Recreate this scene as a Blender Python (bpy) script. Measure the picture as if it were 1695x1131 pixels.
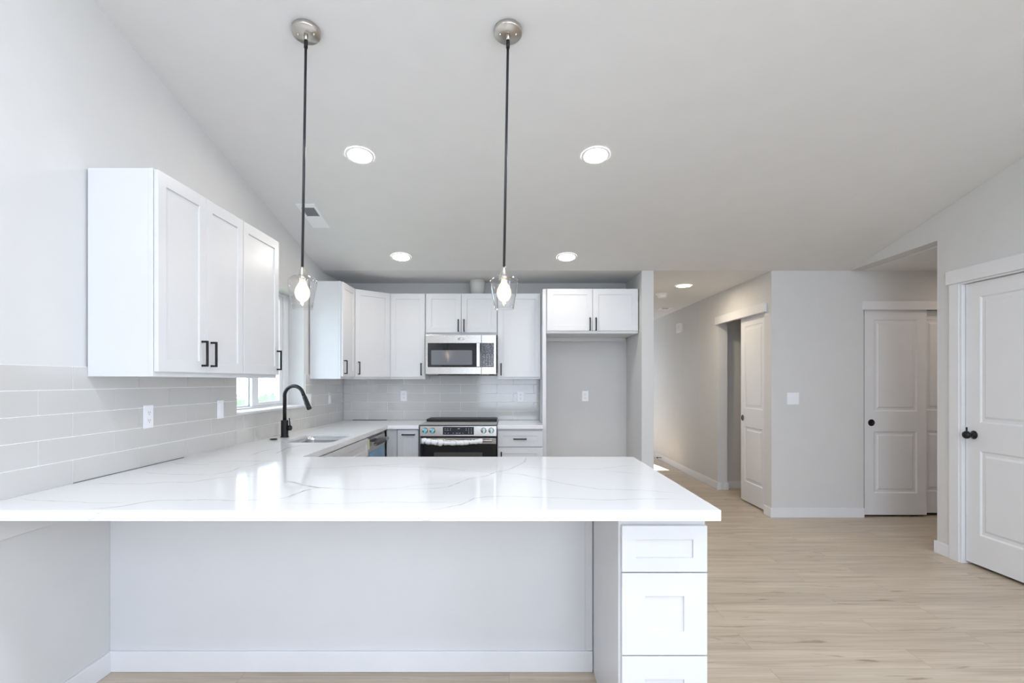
import bpy, bmesh, math, random
from mathutils import Matrix, Vector
random.seed(7)
for o in list(bpy.data.objects): bpy.data.objects.remove(o)
SC = bpy.context.scene
COL = SC.collection
PI = math.pi
F = 890.0; CX = 843.0; HY = 631.0; EYE = 1.348      # focal length in px, vanishing point, eye height

# ------------------------------------------------------------------ camera, world, sun, daylight, exposure
cam = bpy.data.cameras.new('camera'); camo = bpy.data.objects.new('camera', cam); COL.objects.link(camo)
camo.location = (0, 0, EYE); camo.rotation_euler = (PI/2, 0, 0)
cam.sensor_width = 36; cam.lens = F/1695*36
cam.shift_x = (847.5-CX)/1695; cam.shift_y = (HY-565.5)/1695
cam.clip_start = 0.05; cam.clip_end = 200
SC.camera = camo
SC.view_settings.view_transform = 'Standard'; SC.view_settings.look = 'None'
SC.view_settings.gamma = 1; SC.view_settings.use_curve_mapping = False
SC.view_settings.exposure = 0.0
try:
    SC.cycles.diffuse_bounces = 8; SC.cycles.max_bounces = 16; SC.cycles.transparent_max_bounces = 16
    SC.cycles.caustics_reflective = False; SC.cycles.caustics_refractive = False
    SC.cycles.sample_clamp_indirect = 10
except Exception: pass
wd = bpy.data.worlds.new('world'); SC.world = wd; wd.use_nodes = True
bg = wd.node_tree.nodes['Background']; bg.inputs[0].default_value = (0.80, 0.915, 1.08, 1); bg.inputs[1].default_value = 6.3
def lamp(name, kind, loc, direction, energy, color=(1, 1, 1), sx=1, sy=1, angle=None):
    l = bpy.data.lights.new(name, kind); l.energy = energy; l.color = color
    if kind == 'AREA': l.shape = 'RECTANGLE'; l.size = sx; l.size_y = sy
    if angle is not None and kind == 'SUN': l.angle = angle
    o = bpy.data.objects.new(name, l); COL.objects.link(o); o.location = loc
    o.rotation_euler = Vector(direction).to_track_quat('-Z', 'Y').to_euler()
    return o
lamp('sun', 'SUN', (2, 14, 6), (.119, -1, -.697), 22.0, (1, .95, .86), angle=.009)
# the sky lights the room through its windows: portals in the openings only steer the sampling
DAY = (.80, .895, 1.0)
for nm, loc, dr, sx, sy in (('gable_portal', (1.5, -3.70, 3.05), (0, 1, 0), 3.2, 1.6), ('patio_portal', (.6, -3.70, 1.05), (0, 1, 0), 2.9, 2.1),
                            ('side_portal', (3.46, -1.5, 1.6), (-1, 0, 0), 3.0, 2.6), ('kitchen_portal', (-2.03, 4.26, 1.62), (1, 0, 0), 1.2, 1.0)):
    lamp(nm, 'AREA', loc, dr, 1, (1, 1, 1), sx, sy).data.cycles.is_portal = True
for x_, y_ in ((-.97, .9), (.56, .9), (2.1, .9), (-.97, -.8), (.56, -.8)):      # unseen overhead lamps added around the camera to brighten counter and floor
    lamp('overhead_fill_light', 'AREA', (x_, y_, 2.438+.21*(5.304-y_)-.03), (0, 0, -1), 15.5, (.86, .94, 1.08), .25, .25)
lamp('passage_lamp', 'AREA', (4.75, 4.75, 2.40), (0, 0, -1), 4.5, (1, .80, .62), .15, .15)

# ------------------------------------------------------------------ materials
MATS = {}
def srgb(r, g, b):
    f = lambda c: (c/255/12.92) if c/255 <= .04045 else ((c/255+.055)/1.055)**2.4
    return (f(r), f(g), f(b), 1)
def mat(name, col, rough=.5, metal=0, spec=.5, bump=None, coat=0, emis=None, strength=0, var=None):
    if name in MATS: return MATS[name]
    m = bpy.data.materials.new(name); m.use_nodes = True; nt = m.node_tree; N = nt.nodes; L = nt.links
    b = N['Principled BSDF']
    b.inputs['Base Color'].default_value = col; b.inputs['Roughness'].default_value = rough
    b.inputs['Metallic'].default_value = metal; b.inputs['Specular IOR Level'].default_value = spec
    b.inputs['Coat Weight'].default_value = coat
    tc = N.new('ShaderNodeTexCoord')
    if emis: b.inputs['Emission Color'].default_value = emis; b.inputs['Emission Strength'].default_value = strength
    sc, amt = var or (6, .03)      # slight procedural tone variation of the paint / metal
    n = N.new('ShaderNodeTexNoise'); n.inputs['Scale'].default_value = sc; n.inputs['Detail'].default_value = 3
    L.new(tc.outputs['Object'], n.inputs['Vector'])
    mx = N.new('ShaderNodeMixRGB'); mx.inputs['Color1'].default_value = tuple(c*(1-amt) for c in col[:3])+(1,)
    mx.inputs['Color2'].default_value = tuple(min(1, c*(1+amt)) for c in col[:3])+(1,)
    L.new(n.outputs['Fac'], mx.inputs['Fac']); L.new(mx.outputs[0], b.inputs['Base Color'])
    if bump:
        n2 = N.new('ShaderNodeTexNoise'); n2.inputs['Scale'].default_value = bump[0]; n2.inputs['Detail'].default_value = 4
        mp = N.new('ShaderNodeMapping'); mp.inputs['Scale'].default_value = bump[2] if len(bump) > 2 else (1, 1, 1)
        L.new(tc.outputs['Object'], mp.inputs['Vector']); L.new(mp.outputs[0], n2.inputs['Vector'])
        bp = N.new('ShaderNodeBump'); bp.inputs['Strength'].default_value = bump[1]; bp.inputs['Distance'].default_value = .001
        L.new(n2.outputs['Fac'], bp.inputs['Height']); L.new(bp.outputs[0], b.inputs['Normal'])
    MATS[name] = m; return m
wall_m = mat('greige_wall_paint', (.645, .642, .637, 1), .62, bump=(180, .12), spec=.25)
ceil_m = mat('ceiling_paint', (.745, .745, .745, 1), .8, bump=(120, .15), spec=.15)
trim_m = mat('white_trim_paint', (.74, .745, .765, 1), .35)
door_m = mat('white_door_paint', (.74, .745, .765, 1), .38)
cab_m = mat('white_cabinet_paint', (.675, .682, .70, 1), .32)
cabin_m = mat('cabinet_interior', (.78, .77, .74, 1), .5)
black_m = mat('matte_black_metal', (.007, .007, .008, 1), .42, spec=.35)
rod_m = mat('black_rod', (.02, .02, .026, 1), .28)
steel_m = mat('brushed_steel', (.47, .45, .425, 1), .27, 1, bump=(60, .10, (1, 1, 40)))
nickel_m = mat('satin_nickel', (.60, .57, .53, 1), .28, 1)
dark_m = mat('dark_gap', (.01, .01, .01, 1), .8)
glassblk_m = mat('black_oven_glass', (.008, .008, .010, 1), .05, spec=.6)
ovenwin_m = mat('oven_window', (.07, .065, .06, 1), .10)
mwin_m = mat('microwave_window_mesh', (.16, .165, .19, 1), .08)
cook_m = mat('ceramic_cooktop', (.45, .45, .45, 1), .30)
disp_m = mat('range_display_glass', (.035, .037, .05, 1), .12)
ink_m = mat('white_print', (.75, .75, .78, 1), .5)
plate_m = mat('white_plastic', (.86, .87, .90, 1), .3)
slot_m = mat('outlet_slot', (.12, .12, .14, 1), .5)
blue_m = mat('blue_film', (.10, .28, .47, 1), .18)
cyan_m = mat('cyan_film', (.14, .58, .72, 1), .25)
paleblue_m = mat('pale_blue_film', (.55, .74, .80, 1), .2)
yellow_m = mat('yellow_tape', (.80, .84, .42, 1), .5)
foam_m = mat('white_foam_wrap', (.80, .81, .83, 1), .55, bump=(90, .6))
gfoam_m = mat('dark_foam_wrap', (.05, .05, .055, 1), .6, bump=(90, .5))
pvc_m = mat('white_duct', (.68, .67, .64, 1), .5)
sink_m = mat('sink_steel', (.66, .66, .66, 1), .25, 1, bump=(50, .2, (1, 1, 25)))
tile_m = mat('greige_gloss_tile', (.56, .548, .53, 1), .09, spec=.55, bump=(5, .10), var=(2.2, .035))
grout_m = mat('pale_grout', (.88, .87, .85, 1), .8)
quartz_m = mat('white_quartz', (.83, .835, .845, 1), .09, spec=.5, var=(3, .02))
vein_m = mat('grey_quartz_vein', (.64, .64, .64, 1), .09, spec=.5, var=(30, .12))
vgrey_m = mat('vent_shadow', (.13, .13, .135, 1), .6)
leaf_m = mat('hedge_leaf', (.24, .31, .18, 1), .7, var=(3, .3))
grass_m = mat('lawn', (.20, .23, .16, 1), .8, var=(2, .3))
filament_m = mat('filament', (1, .8, .5, 1), .5, emis=(1, .74, .42, 1), strength=95)
led_hall_m = mat('led_lens_hall', (1, 1, 1, 1), .5, emis=(1, .85, .64, 1), strength=180)
led_m = mat('led_lens', (1, 1, 1, 1), .5, emis=(1, .91, .80, 1), strength=98)

def thin_glass(name, tint, ior=1.45, rough=.01, glow=None):
    m = bpy.data.materials.new(name); m.use_nodes = True; nt = m.node_tree; N = nt.nodes; L = nt.links
    for n in list(N): N.remove(n)
    out = N.new('ShaderNodeOutputMaterial'); tr = N.new('ShaderNodeBsdfTransparent'); gl = N.new('ShaderNodeBsdfGlossy')
    tc = N.new('ShaderNodeTexCoord'); no = N.new('ShaderNodeTexNoise'); no.inputs['Scale'].default_value = 4
    L.new(tc.outputs['Object'], no.inputs['Vector'])
    mr = N.new('ShaderNodeMapRange'); mr.inputs['To Min'].default_value = rough; mr.inputs['To Max'].default_value = rough*2
    L.new(no.outputs['Fac'], mr.inputs['Value']); L.new(mr.outputs[0], gl.inputs['Roughness'])
    tr.inputs[0].default_value = tint
    lw = N.new('ShaderNodeLayerWeight'); lw.inputs['Blend'].default_value = .5       # facing: the same from inside and outside
    pw = N.new('ShaderNodeMath'); pw.operation = 'POWER'; pw.inputs[1].default_value = 3.0; L.new(lw.outputs['Facing'], pw.inputs[0])
    fr = N.new('ShaderNodeMath'); fr.operation = 'MULTIPLY_ADD'; fr.inputs[1].default_value = .75; fr.inputs[2].default_value = (ior-1)**2/(ior+1)**2
    L.new(pw.outputs[0], fr.inputs[0])
    mx = N.new('ShaderNodeMixShader'); L.new(fr.outputs[0], mx.inputs[0]); L.new(tr.outputs[0], mx.inputs[1]); L.new(gl.outputs[0], mx.inputs[2])
    if glow:
        em = N.new('ShaderNodeEmission'); em.inputs[0].default_value = glow[0]; em.inputs[1].default_value = glow[1]
        m2 = N.new('ShaderNodeMixShader'); m2.inputs[0].default_value = glow[2]
        L.new(mx.outputs[0], m2.inputs[1]); L.new(em.outputs[0], m2.inputs[2]); L.new(m2.outputs[0], out.inputs[0])
    else: L.new(mx.outputs[0], out.inputs[0])
    return m
glass_m = thin_glass('clear_lamp_glass', (.97, .97, .97, 1), 1.5)
bulb_m = thin_glass('glowing_bulb_glass', (1, .97, .93, 1), 1.5, glow=((1, .86, .66, 1), 2.2, .45))
pane_m = thin_glass('window_pane', (.93, .97, .98, 1), 1.45)

def floor_material():
    m = bpy.data.materials.new('oak_vinyl_planks'); m.use_nodes = True; nt = m.node_tree; N = nt.nodes; L = nt.links
    b = N['Principled BSDF']; b.inputs['Roughness'].default_value = .38; b.inputs['Specular IOR Level'].default_value = .35
    tc = N.new('ShaderNodeTexCoord')
    br = N.new('ShaderNodeTexBrick'); br.offset = .37; br.offset_frequency = 2
    br.inputs['Scale'].default_value = 1; br.inputs['Brick Width'].default_value = 1.22; br.inputs['Row Height'].default_value = .18
    br.inputs['Mortar Size'].default_value = .0012; br.inputs['Mortar Smooth'].default_value = .3; br.inputs['Bias'].default_value = 0
    br.inputs['Color1'].default_value = (.0, .0, .0, 1); br.inputs['Color2'].default_value = (1, 1, 1, 1); br.inputs['Mortar'].default_value = (.5, .5, .5, 1)
    L.new(tc.outputs['Object'], br.inputs['Vector'])
    # per-plank shift of the grain
    sc = N.new('ShaderNodeVectorMath'); sc.operation = 'SCALE'; sc.inputs['Scale'].default_value = 3.7
    L.new(br.outputs['Color'], sc.inputs[0])
    ad = N.new('ShaderNodeVectorMath'); ad.operation = 'ADD'; L.new(tc.outputs['Object'], ad.inputs[0]); L.new(sc.outputs[0], ad.inputs[1])
    def grain(scale, sx, sy, det, dist):
        mp = N.new('ShaderNodeMapping'); mp.inputs['Scale'].default_value = (sx, sy, 1); L.new(ad.outputs[0], mp.inputs['Vector'])
        n = N.new('ShaderNodeTexNoise'); n.inputs['Scale'].default_value = scale; n.inputs['Detail'].default_value = det
        n.inputs['Distortion'].default_value = dist; L.new(mp.outputs[0], n.inputs['Vector']); return n
    g1 = grain(2.2, .55, 9, 7, .35); g2 = grain(3.4, 1.1, 48, 7, .15); g3 = grain(1.6, 1.6, 12, 4, 1.0)
    cr = N.new('ShaderNodeValToRGB'); e = cr.color_ramp.elements
    e[0].position = .33; e[0].color = (.395, .320, .245, 1); e[1].position = .66; e[1].color = (.625, .540, .438, 1)
    x = cr.color_ramp.elements.new(.5); x.color = (.525, .442, .345, 1)
    mg = N.new('ShaderNodeMath'); mg.operation = 'ADD'; ms = N.new('ShaderNodeMath'); ms.operation = 'MULTIPLY'; ms.inputs[1].default_value = .50
    ms2 = N.new('ShaderNodeMath'); ms2.operation = 'MULTIPLY'; ms2.inputs[1].default_value = .50
    L.new(g1.outputs['Fac'], ms.inputs[0]); L.new(g2.outputs['Fac'], ms2.inputs[0]); L.new(ms.outputs[0], mg.inputs[0]); L.new(ms2.outputs[0], mg.inputs[1])
    L.new(mg.outputs[0], cr.inputs['Fac'])
    # dark knots / cracks
    r3 = N.new('ShaderNodeValToRGB'); r3.color_ramp.elements[0].position = .63; r3.color_ramp.elements[0].color = (1, 1, 1, 1)
    r3.color_ramp.elements[1].position = .74; r3.color_ramp.elements[1].color = (.50, .45, .39, 1)
    L.new(g3.outputs['Fac'], r3.inputs['Fac'])
    mu = N.new('ShaderNodeMixRGB'); mu.blend_type = 'MULTIPLY'; mu.inputs['Fac'].default_value = .8
    L.new(cr.outputs[0], mu.inputs['Color1']); L.new(r3.outputs[0], mu.inputs['Color2'])
    # plank tone
    tn = N.new('ShaderNodeMapRange'); tn.inputs['To Min'].default_value = .93; tn.inputs['To Max'].default_value = 1.05
    L.new(br.outputs['Color'], tn.inputs['Value'])
    mt = N.new('ShaderNodeMixRGB'); mt.blend_type = 'MULTIPLY'; mt.inputs['Fac'].default_value = 1
    L.new(mu.outputs[0], mt.inputs['Color1']); L.new(tn.outputs[0], mt.inputs['Color2'])
    mo = N.new('ShaderNodeMixRGB'); mo.inputs['Color2'].default_value = (.22, .17, .12, 1)
    mf = N.new('ShaderNodeMath'); mf.operation = 'MULTIPLY'; mf.inputs[1].default_value = .6
    L.new(br.outputs['Fac'], mf.inputs[0]); L.new(mf.outputs[0], mo.inputs['Fac']); L.new(mt.outputs[0], mo.inputs['Color1'])
    L.new(mo.outputs[0], b.inputs['Base Color'])
    bp = N.new('ShaderNodeBump'); bp.inputs['Strength'].default_value = .15; bp.inputs['Distance'].default_value = .001
    L.new(g2.outputs['Fac'], bp.inputs['Height']); L.new(bp.outputs[0], b.inputs['Normal'])
    return m
floor_m = floor_material()

def film_material():          # crinkled clear protective film over a dark touch panel
    m = bpy.data.materials.new('crinkled_film_panel'); m.use_nodes = True; nt = m.node_tree; N = nt.nodes; L = nt.links
    b = N['Principled BSDF']; b.inputs['Roughness'].default_value = .2
    tc = N.new('ShaderNodeTexCoord'); n = N.new('ShaderNodeTexNoise'); n.inputs['Scale'].default_value = 26; n.inputs['Detail'].default_value = 5; n.inputs['Distortion'].default_value = 2.2
    L.new(tc.outputs['Object'], n.inputs['Vector'])
    r = N.new('ShaderNodeValToRGB'); r.color_ramp.elements[0].position = .485; r.color_ramp.elements[0].color = (.035, .035, .045, 1)
    r.color_ramp.elements[1].position = .53; r.color_ramp.elements[1].color = (.035, .035, .045, 1)
    x = r.color_ramp.elements.new(.508); x.color = (.45, .45, .52, 1)
    L.new(n.outputs['Fac'], r.inputs['Fac']); L.new(r.outputs[0], b.inputs['Base Color'])
    return m
film_m = film_material()

# ------------------------------------------------------------------ mesh helper
class MB:
    def __init__(s): s.v = []; s.f = []; s.m = []; s.sm = []
    def add(s, vs, fs, mi=0, smooth=False):
        o = len(s.v); s.v += [tuple(v) for v in vs]
        for f in fs: s.f.append(tuple(i+o for i in f)); s.m.append(mi); s.sm.append(smooth)
        return s
    def box(s, x0, x1, y0, y1, z0, z1, mi=0):
        x0, x1 = sorted((x0, x1)); y0, y1 = sorted((y0, y1)); z0, z1 = sorted((z0, z1))
        return s.add([(x0, y0, z0), (x1, y0, z0), (x1, y1, z0), (x0, y1, z0), (x0, y0, z1), (x1, y0, z1), (x1, y1, z1), (x0, y1, z1)],
              [(0, 3, 2, 1), (4, 5, 6, 7), (0, 1, 5, 4), (1, 2, 6, 5), (2, 3, 7, 6), (3, 0, 4, 7)], mi)
    def prism(s, poly, fn, a, b, mi=0):     # fn(u,v,w)->xyz
        n = len(poly); vs = [fn(u, v, a) for u, v in poly]+[fn(u, v, b) for u, v in poly]
        fs = [tuple(range(n)), tuple(range(2*n-1, n-1, -1))]+[(i, (i+1) % n, n+(i+1) % n, n+i) for i in range(n)]
        return s.add(vs, fs, mi)
    def grid(s, us, vs_, holes, fn, a, b, mi=0):    # slab of cells with rectangular holes, shared vertices
        nu, nv = len(us)-1, len(vs_)-1
        def solid(i, j):
            if i < 0 or j < 0 or i >= nu or j >= nv: return False
            cu, cv = (us[i]+us[i+1])/2, (vs_[j]+vs_[j+1])/2
            return not any(h[0] < cu < h[1] and h[2] < cv < h[3] for h in holes)
        idx = {}; V = []; Fc = []
        def vid(i, j, k):
            if (i, j, k) not in idx: idx[(i, j, k)] = len(V); V.append(fn(us[i], vs_[j], (a, b)[k]))
            return idx[(i, j, k)]
        for i in range(nu):
            for j in range(nv):
                if not solid(i, j): continue
                Fc.append((vid(i, j, 0), vid(i, j+1, 0), vid(i+1, j+1, 0), vid(i+1, j, 0)))
                Fc.append((vid(i, j, 1), vid(i+1, j, 1), vid(i+1, j+1, 1), vid(i, j+1, 1)))
                if not solid(i-1, j): Fc.append((vid(i, j, 0), vid(i, j, 1), vid(i, j+1, 1), vid(i, j+1, 0)))
                if not solid(i+1, j): Fc.append((vid(i+1, j, 0), vid(i+1, j+1, 0), vid(i+1, j+1, 1), vid(i+1, j, 1)))
                if not solid(i, j-1): Fc.append((vid(i, j, 0), vid(i+1, j, 0), vid(i+1, j, 1), vid(i, j, 1)))
                if not solid(i, j+1): Fc.append((vid(i, j+1, 0), vid(i, j+1, 1), vid(i+1, j+1, 1), vid(i+1, j+1, 0)))
        return s.add(V, Fc, mi)
    def tube(s, pts, r, seg=16, mi=0, caps=True, smooth=True):
        pts = [Vector(p) for p in pts]; n = len(pts); rr = r if isinstance(r, (list, tuple)) else [r]*n
        V = []; Fc = []; ref = None
        for i, p in enumerate(pts):
            d = ((pts[min(i+1, n-1)]-pts[max(i-1, 0)])).normalized()
            if ref is None: ref = Vector((0, 0, 1)) if abs(d.z) < .9 else Vector((1, 0, 0))
            u = (ref-d*ref.dot(d)).normalized(); w = d.cross(u); ref = u
            for k in range(seg):
                a = 2*PI*k/seg; V.append(p+(u*math.cos(a)+w*math.sin(a))*rr[i])
        for i in range(n-1):
            for k in range(seg):
                a = i*seg+k; b = i*seg+(k+1) % seg; Fc.append((a, b, b+seg, a+seg))
        s.add(V, Fc, mi, smooth)
        if caps:
            s.add(V[:seg], [tuple(range(seg))[::-1]], mi); s.add(V[-seg:], [tuple(range(seg))], mi)
        return s
    def lathe(s, prof, base=(0, 0, 0), axis=(0, 0, 1), seg=32, mi=0, smooth=True):   # prof: (radius, along axis)
        q = Vector((0, 0, 1)).rotation_difference(Vector(axis)); b = Vector(base); V = []; Fc = []
        for r, h in prof:
            for k in range(seg):
                a = 2*PI*k/seg; V.append(b+q @ Vector((r*math.cos(a), r*math.sin(a), h)))
        for i in range(len(prof)-1):
            for k in range(seg):
                a = i*seg+k; c = i*seg+(k+1) % seg; Fc.append((a, c, c+seg, a+seg))
        return s.add(V, Fc, mi, smooth)
    def build(s, name, mats, parent=None, bevel=0, seg=2, local=False, weld=True):
        me = bpy.data.meshes.new(name); me.from_pydata(s.v, [], s.f)
        if not isinstance(mats, (list, tuple)): mats = [mats]
        for m in mats: me.materials.append(m)
        for p, mi, sm in zip(me.polygons, s.m, s.sm): p.material_index = mi; p.use_smooth = sm
        if parent is not None and not local: me.transform(ROOTM[parent.name].inverted())
        bm = bmesh.new(); bm.from_mesh(me)
        if weld: bmesh.ops.remove_doubles(bm, verts=bm.verts, dist=1e-6)
        bmesh.ops.recalc_face_normals(bm, faces=bm.faces); bm.to_mesh(me); bm.free()
        o = bpy.data.objects.new(name, me); COL.objects.link(o)
        if parent is not None: o.parent = parent; ROOTM[o.name] = ROOTM[parent.name]
        else: ROOTM[o.name] = Matrix.Identity(4)
        if bevel:
            md = o.modifiers.new('bevel', 'BEVEL'); md.width = bevel; md.segments = seg; md.limit_method = 'ANGLE'; md.angle_limit = .6
            md.harden_normals = False
        return o
ROOTM = {}
def thing(name, label, cat, loc=(0, 0, 0), rz=0, group=None):
    o = bpy.data.objects.new(name, None); COL.objects.link(o); o.empty_display_size = .05
    o.location = loc; o.rotation_euler = (0, 0, rz)
    o['label'] = label; o['category'] = cat
    if group: o['group'] = group
    ROOTM[o.name] = Matrix.Translation(loc) @ Matrix.Rotation(rz, 4, 'Z')
    return o
def tag(o, label, cat, group=None):
    o['label'] = label; o['category'] = cat
    if group: o['group'] = group
    return o
def struct(o, label=None, cat=None):
    o['kind'] = 'structure'
    if label: o['label'] = label
    if cat: o['category'] = cat
    return o
def sroot(name, label, cat, loc=(0, 0, 0), rz=0):
    return struct(thing(name, label, cat, loc, rz))
XY = lambda u, v, w: (u, v, w)      # slab lying flat
YZ = lambda u, v, w: (w, u, v)      # slab facing X
XZ = lambda u, v, w: (u, w, v)      # slab facing Y
def setorigin(o, loc):
    o.data.transform(Matrix.Translation(-Vector(loc))); o.location = loc
    return o

# ------------------------------------------------------------------ geometry of the place
XL = -1.855; XR = 3.36; YB = 5.99; YK = 5.304; YREAR = -3.6; ZF = 2.438; SL = .210; YRIDGE = -3.6
ZR = ZF+SL*(YK-YRIDGE)
def zc(y):
    if y >= YK: return ZF
    if y >= YRIDGE: return ZF+SL*(YK-y)
    return ZR-SL*(YRIDGE-y)
def YZc(u, v, w): return (w, u, min(v, zc(u)))

# floor
struct(MB().box(-2.03, 5.42, -3.75, 11.05, -.06, 0).build('floor', floor_m), 'light oak vinyl plank floor running left to right', 'floor')
# ceiling: sloped over the room, flat over the kitchen back and the hall
P = [(-3.75, zc(-3.75)), (YRIDGE, ZR), (YK, ZF), (11.05, ZF), (11.05, ZF+.14), (YK, ZF+.14), (YRIDGE, ZR+.14), (-3.75, zc(-3.75)+.14)]
struct(MB().prism(P, YZ, -2.5, 5.42).build('ceiling', ceil_m), 'grey-white vaulted ceiling sloping down to a flat strip over the kitchen wall', 'ceiling')  # left overhang is an unseen eave added to keep sun off the window
# walls
WH = (3.66, 4.855, 1.12, 2.115)     # kitchen window hole (Y, z)
SW = (-3.0, 0.0, .3, 2.9)     # side glazing behind the camera, right wall
struct(MB().grid([-3.75, -3.6, WH[0], WH[1], YK, 6.1], [0, 1.12, 2.115, 9], [WH], YZc, XL-.165, XL).build('wall_left', wall_m),
       'pale greige left wall with a kitchen window', 'wall')
struct(MB().box(XL, 1.305, YB, 6.1, 0, ZF).build('wall_back', wall_m), 'greige wall behind the range and the refrigerator space', 'wall')
struct(MB().box(1.305, 1.425, 5.30, 11.0, 0, ZF).build('wall_partition', wall_m, bevel=.004), 'narrow greige end of the partition wall right of the refrigerator space', 'wall')
HO = (5.46, 6.67, -1, 2.07)
struct(MB().grid([5.425, 5.46, 6.67, 11.0], [0, 2.07, ZF], [HO], YZ, 2.59, 2.705).build('wall_hall', wall_m), 'greige hallway wall with the sliding closet door', 'wall')
struct(MB().grid([2.59, 3.50, 4.72, 5.3], [0, 2.07, 2.44], [(3.50, 4.72, -1, 2.07)], XZ, 5.31, 5.425).build('wall_closet', wall_m),
       'greige wall facing the room between the hallway and the closet', 'wall')
DO = (3.13, 4.00, -1, 2.075)        # door in the right wall
struct(MB().grid([-3.75, -3.6, -3.0, 0, 3.13, 4.0, 4.224, 5.3], [0, .3, 2.075, 2.45, 2.9, 9], [DO, SW, (4.224, 5.31, -1, 2.45)], YZc, XR, XR+.115).build('wall_right', wall_m, bevel=.003),
       'greige right wall with a white door and an opening beside it', 'wall')
struct(MB().grid([-1.855, -.85, -.1, 2.05, 3.1, 5.3], [0, 2.25, 2.15, 2.14, 3.85, 9][:1]+[2.14, 2.25, 3.85, 9], [(-.85, 2.05, -1, 2.1), (-.1, 3.1, 2.25, 3.85)],
       lambda u, v, w: (u, w, min(v, zc(YREAR))), -3.75, YREAR).build('wall_rear', wall_m), 'wall behind the camera with glazed openings', 'wall')
struct(MB().box(5.3, 5.42, 4.10, 11.0, 0, 3.7).build('wall_outer', wall_m), 'outer wall right of the closets', 'wall')
struct(MB().box(XR+.115, 5.3, 4.10, 4.215, 0, 2.6).build('wall_passage', wall_m), 'wall of the side passage right of the door', 'wall')
struct(MB().box(XR+.12, 5.3, 4.10, 5.31, 2.44, 2.56).build('ceiling_passage', ceil_m), 'flat ceiling over the side passage', 'ceiling')
struct(MB().box(XR+.116, 4.30, 2.90, 3.00, 0, 2.9).box(4.20, 4.30, 3.00, 4.099, 0, 2.9).box(XR+.116, 4.20, 3.0, 4.099, 2.45, 2.55).build('wall_leak_block', wall_m), 'unseen walls added behind the white door to keep daylight from leaking under it', 'wall')  # unseen closet box added behind the door to stop light leaking under it
struct(MB().box(2.705, 5.3, 6.76, 6.88, 0, ZF).build('wall_closet_back', wall_m), 'back wall inside the closets', 'wall')
struct(MB().box(3.42, 3.48, 5.425, 6.76, 0, ZF).build('wall_closet_side', wall_m), 'wall between the two closets', 'wall')
struct(MB().grid([1.425, 1.48, 2.087, 2.59], [0, .3, 2.05, ZF], [(1.48, 2.087, .3, 2.05)], XZ, 10.9, 11.05).build('wall_hall_end', wall_m), 'far end wall of the hallway', 'wall')

# baseboards
BH = .095; BT = .014
def base(name, label, boxes):
    m = MB()
    for b in boxes: m.box(*b)
    return struct(m.build(name, trim_m, bevel=.003), label, 'baseboard')
base('baseboard_left', 'white baseboard along the left wall under the peninsula overhang', [(XL, XL+BT, -3.5, 2.485, 0, BH)])
base('baseboard_closet', 'white baseboard under the double light switch', [(2.59-BT, 3.50, 5.31-BT, 5.31, 0, BH)])
base('baseboard_hall_corner', 'short white baseboard between the hallway sliding door and the wall corner', [(2.59-BT, 2.59, 5.31, 5.45, 0, BH)])
base('baseboard_hall', 'long white baseboard running down the hallway wall', [(2.59-BT, 2.59, 6.67, 10.9, 0, BH), (2.59-BT, 2.62, 6.655, 6.669, 0, BH)])
base('baseboard_jamb', 'small white baseboard block at the closet jamb in the hallway', [(2.665, 2.72, 6.655, 6.669, 0, BH), (2.706, 2.72, 6.67, 6.75, 0, BH)])
base('baseboard_closet_inside', 'white baseboard inside the hallway closet', [(2.735, 3.41, 6.745, 6.759, 0, BH)])
base('baseboard_right', 'white baseboard wrapping the edge of the right wall', [(XR-BT, XR, 4.085, 4.224, 0, BH), (XR-BT, XR+.115, 4.225, 4.239, 0, BH)])
base('baseboard_partition', 'white baseboard wrapping the end of the partition wall', [(1.291, 1.439, 5.285, 5.299, 0, BH), (1.426, 1.439, 5.30, 10.8, 0, BH)])
base('baseboard_fridge', 'white baseboard in the refrigerator space', [(.40, 1.30, 5.975, 5.989, 0, BH), (1.291, 1.304, 5.30, 5.97, 0, BH)])

# ------------------------------------------------------------------ kitchen window
w = sroot('window_1', 'white sliding window over the sink between the upper cabinets', 'window', (XL-.1, 4.26, 1.135))
m = MB(); a0, a1, b0, b1 = WH[0]+.001, WH[1]-.001, 1.1355, WH[3]-.001; XW = -1.99
m.grid([a0, a0+.05, a1-.10, a1], [b0, b0+.012, b1-.025, b1], [(a0+.05, a1-.10, b0+.012, b1-.025)], YZ, XW-.07, XW)
m.build('window_frame', trim_m, w, bevel=.003)
for (s0, s1, dx, fw, fb) in ((a0+.051, 4.27, .045, .035, .010), (4.195, a1-.101, .015, .105, .030)):
    x1 = XW-dx; z0, z1 = b0+.013, b1-.026; fr_ = .075 if dx > .03 else .055
    sash = MB().grid([s0, s0+fw, s1-fr_, s1], [z0, z0+fb, z1-fb, z1], [(s0+fw, s1-fr_, z0+fb, z1-fb)], YZ, x1-.022, x1).build('sash', trim_m, w, bevel=.003)
    MB().box(x1-.014, x1-.010, s0+fw-.004, s1-fr_+.004, z0+fb-.004, z1-fb+.004).build('pane', pane_m, sash)
MB().box(XW-.02, XL+.028, WH[0]-.018, WH[1]+.018, 1.1205, 1.135).build('window_sill', trim_m, w, bevel=.003)
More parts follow.
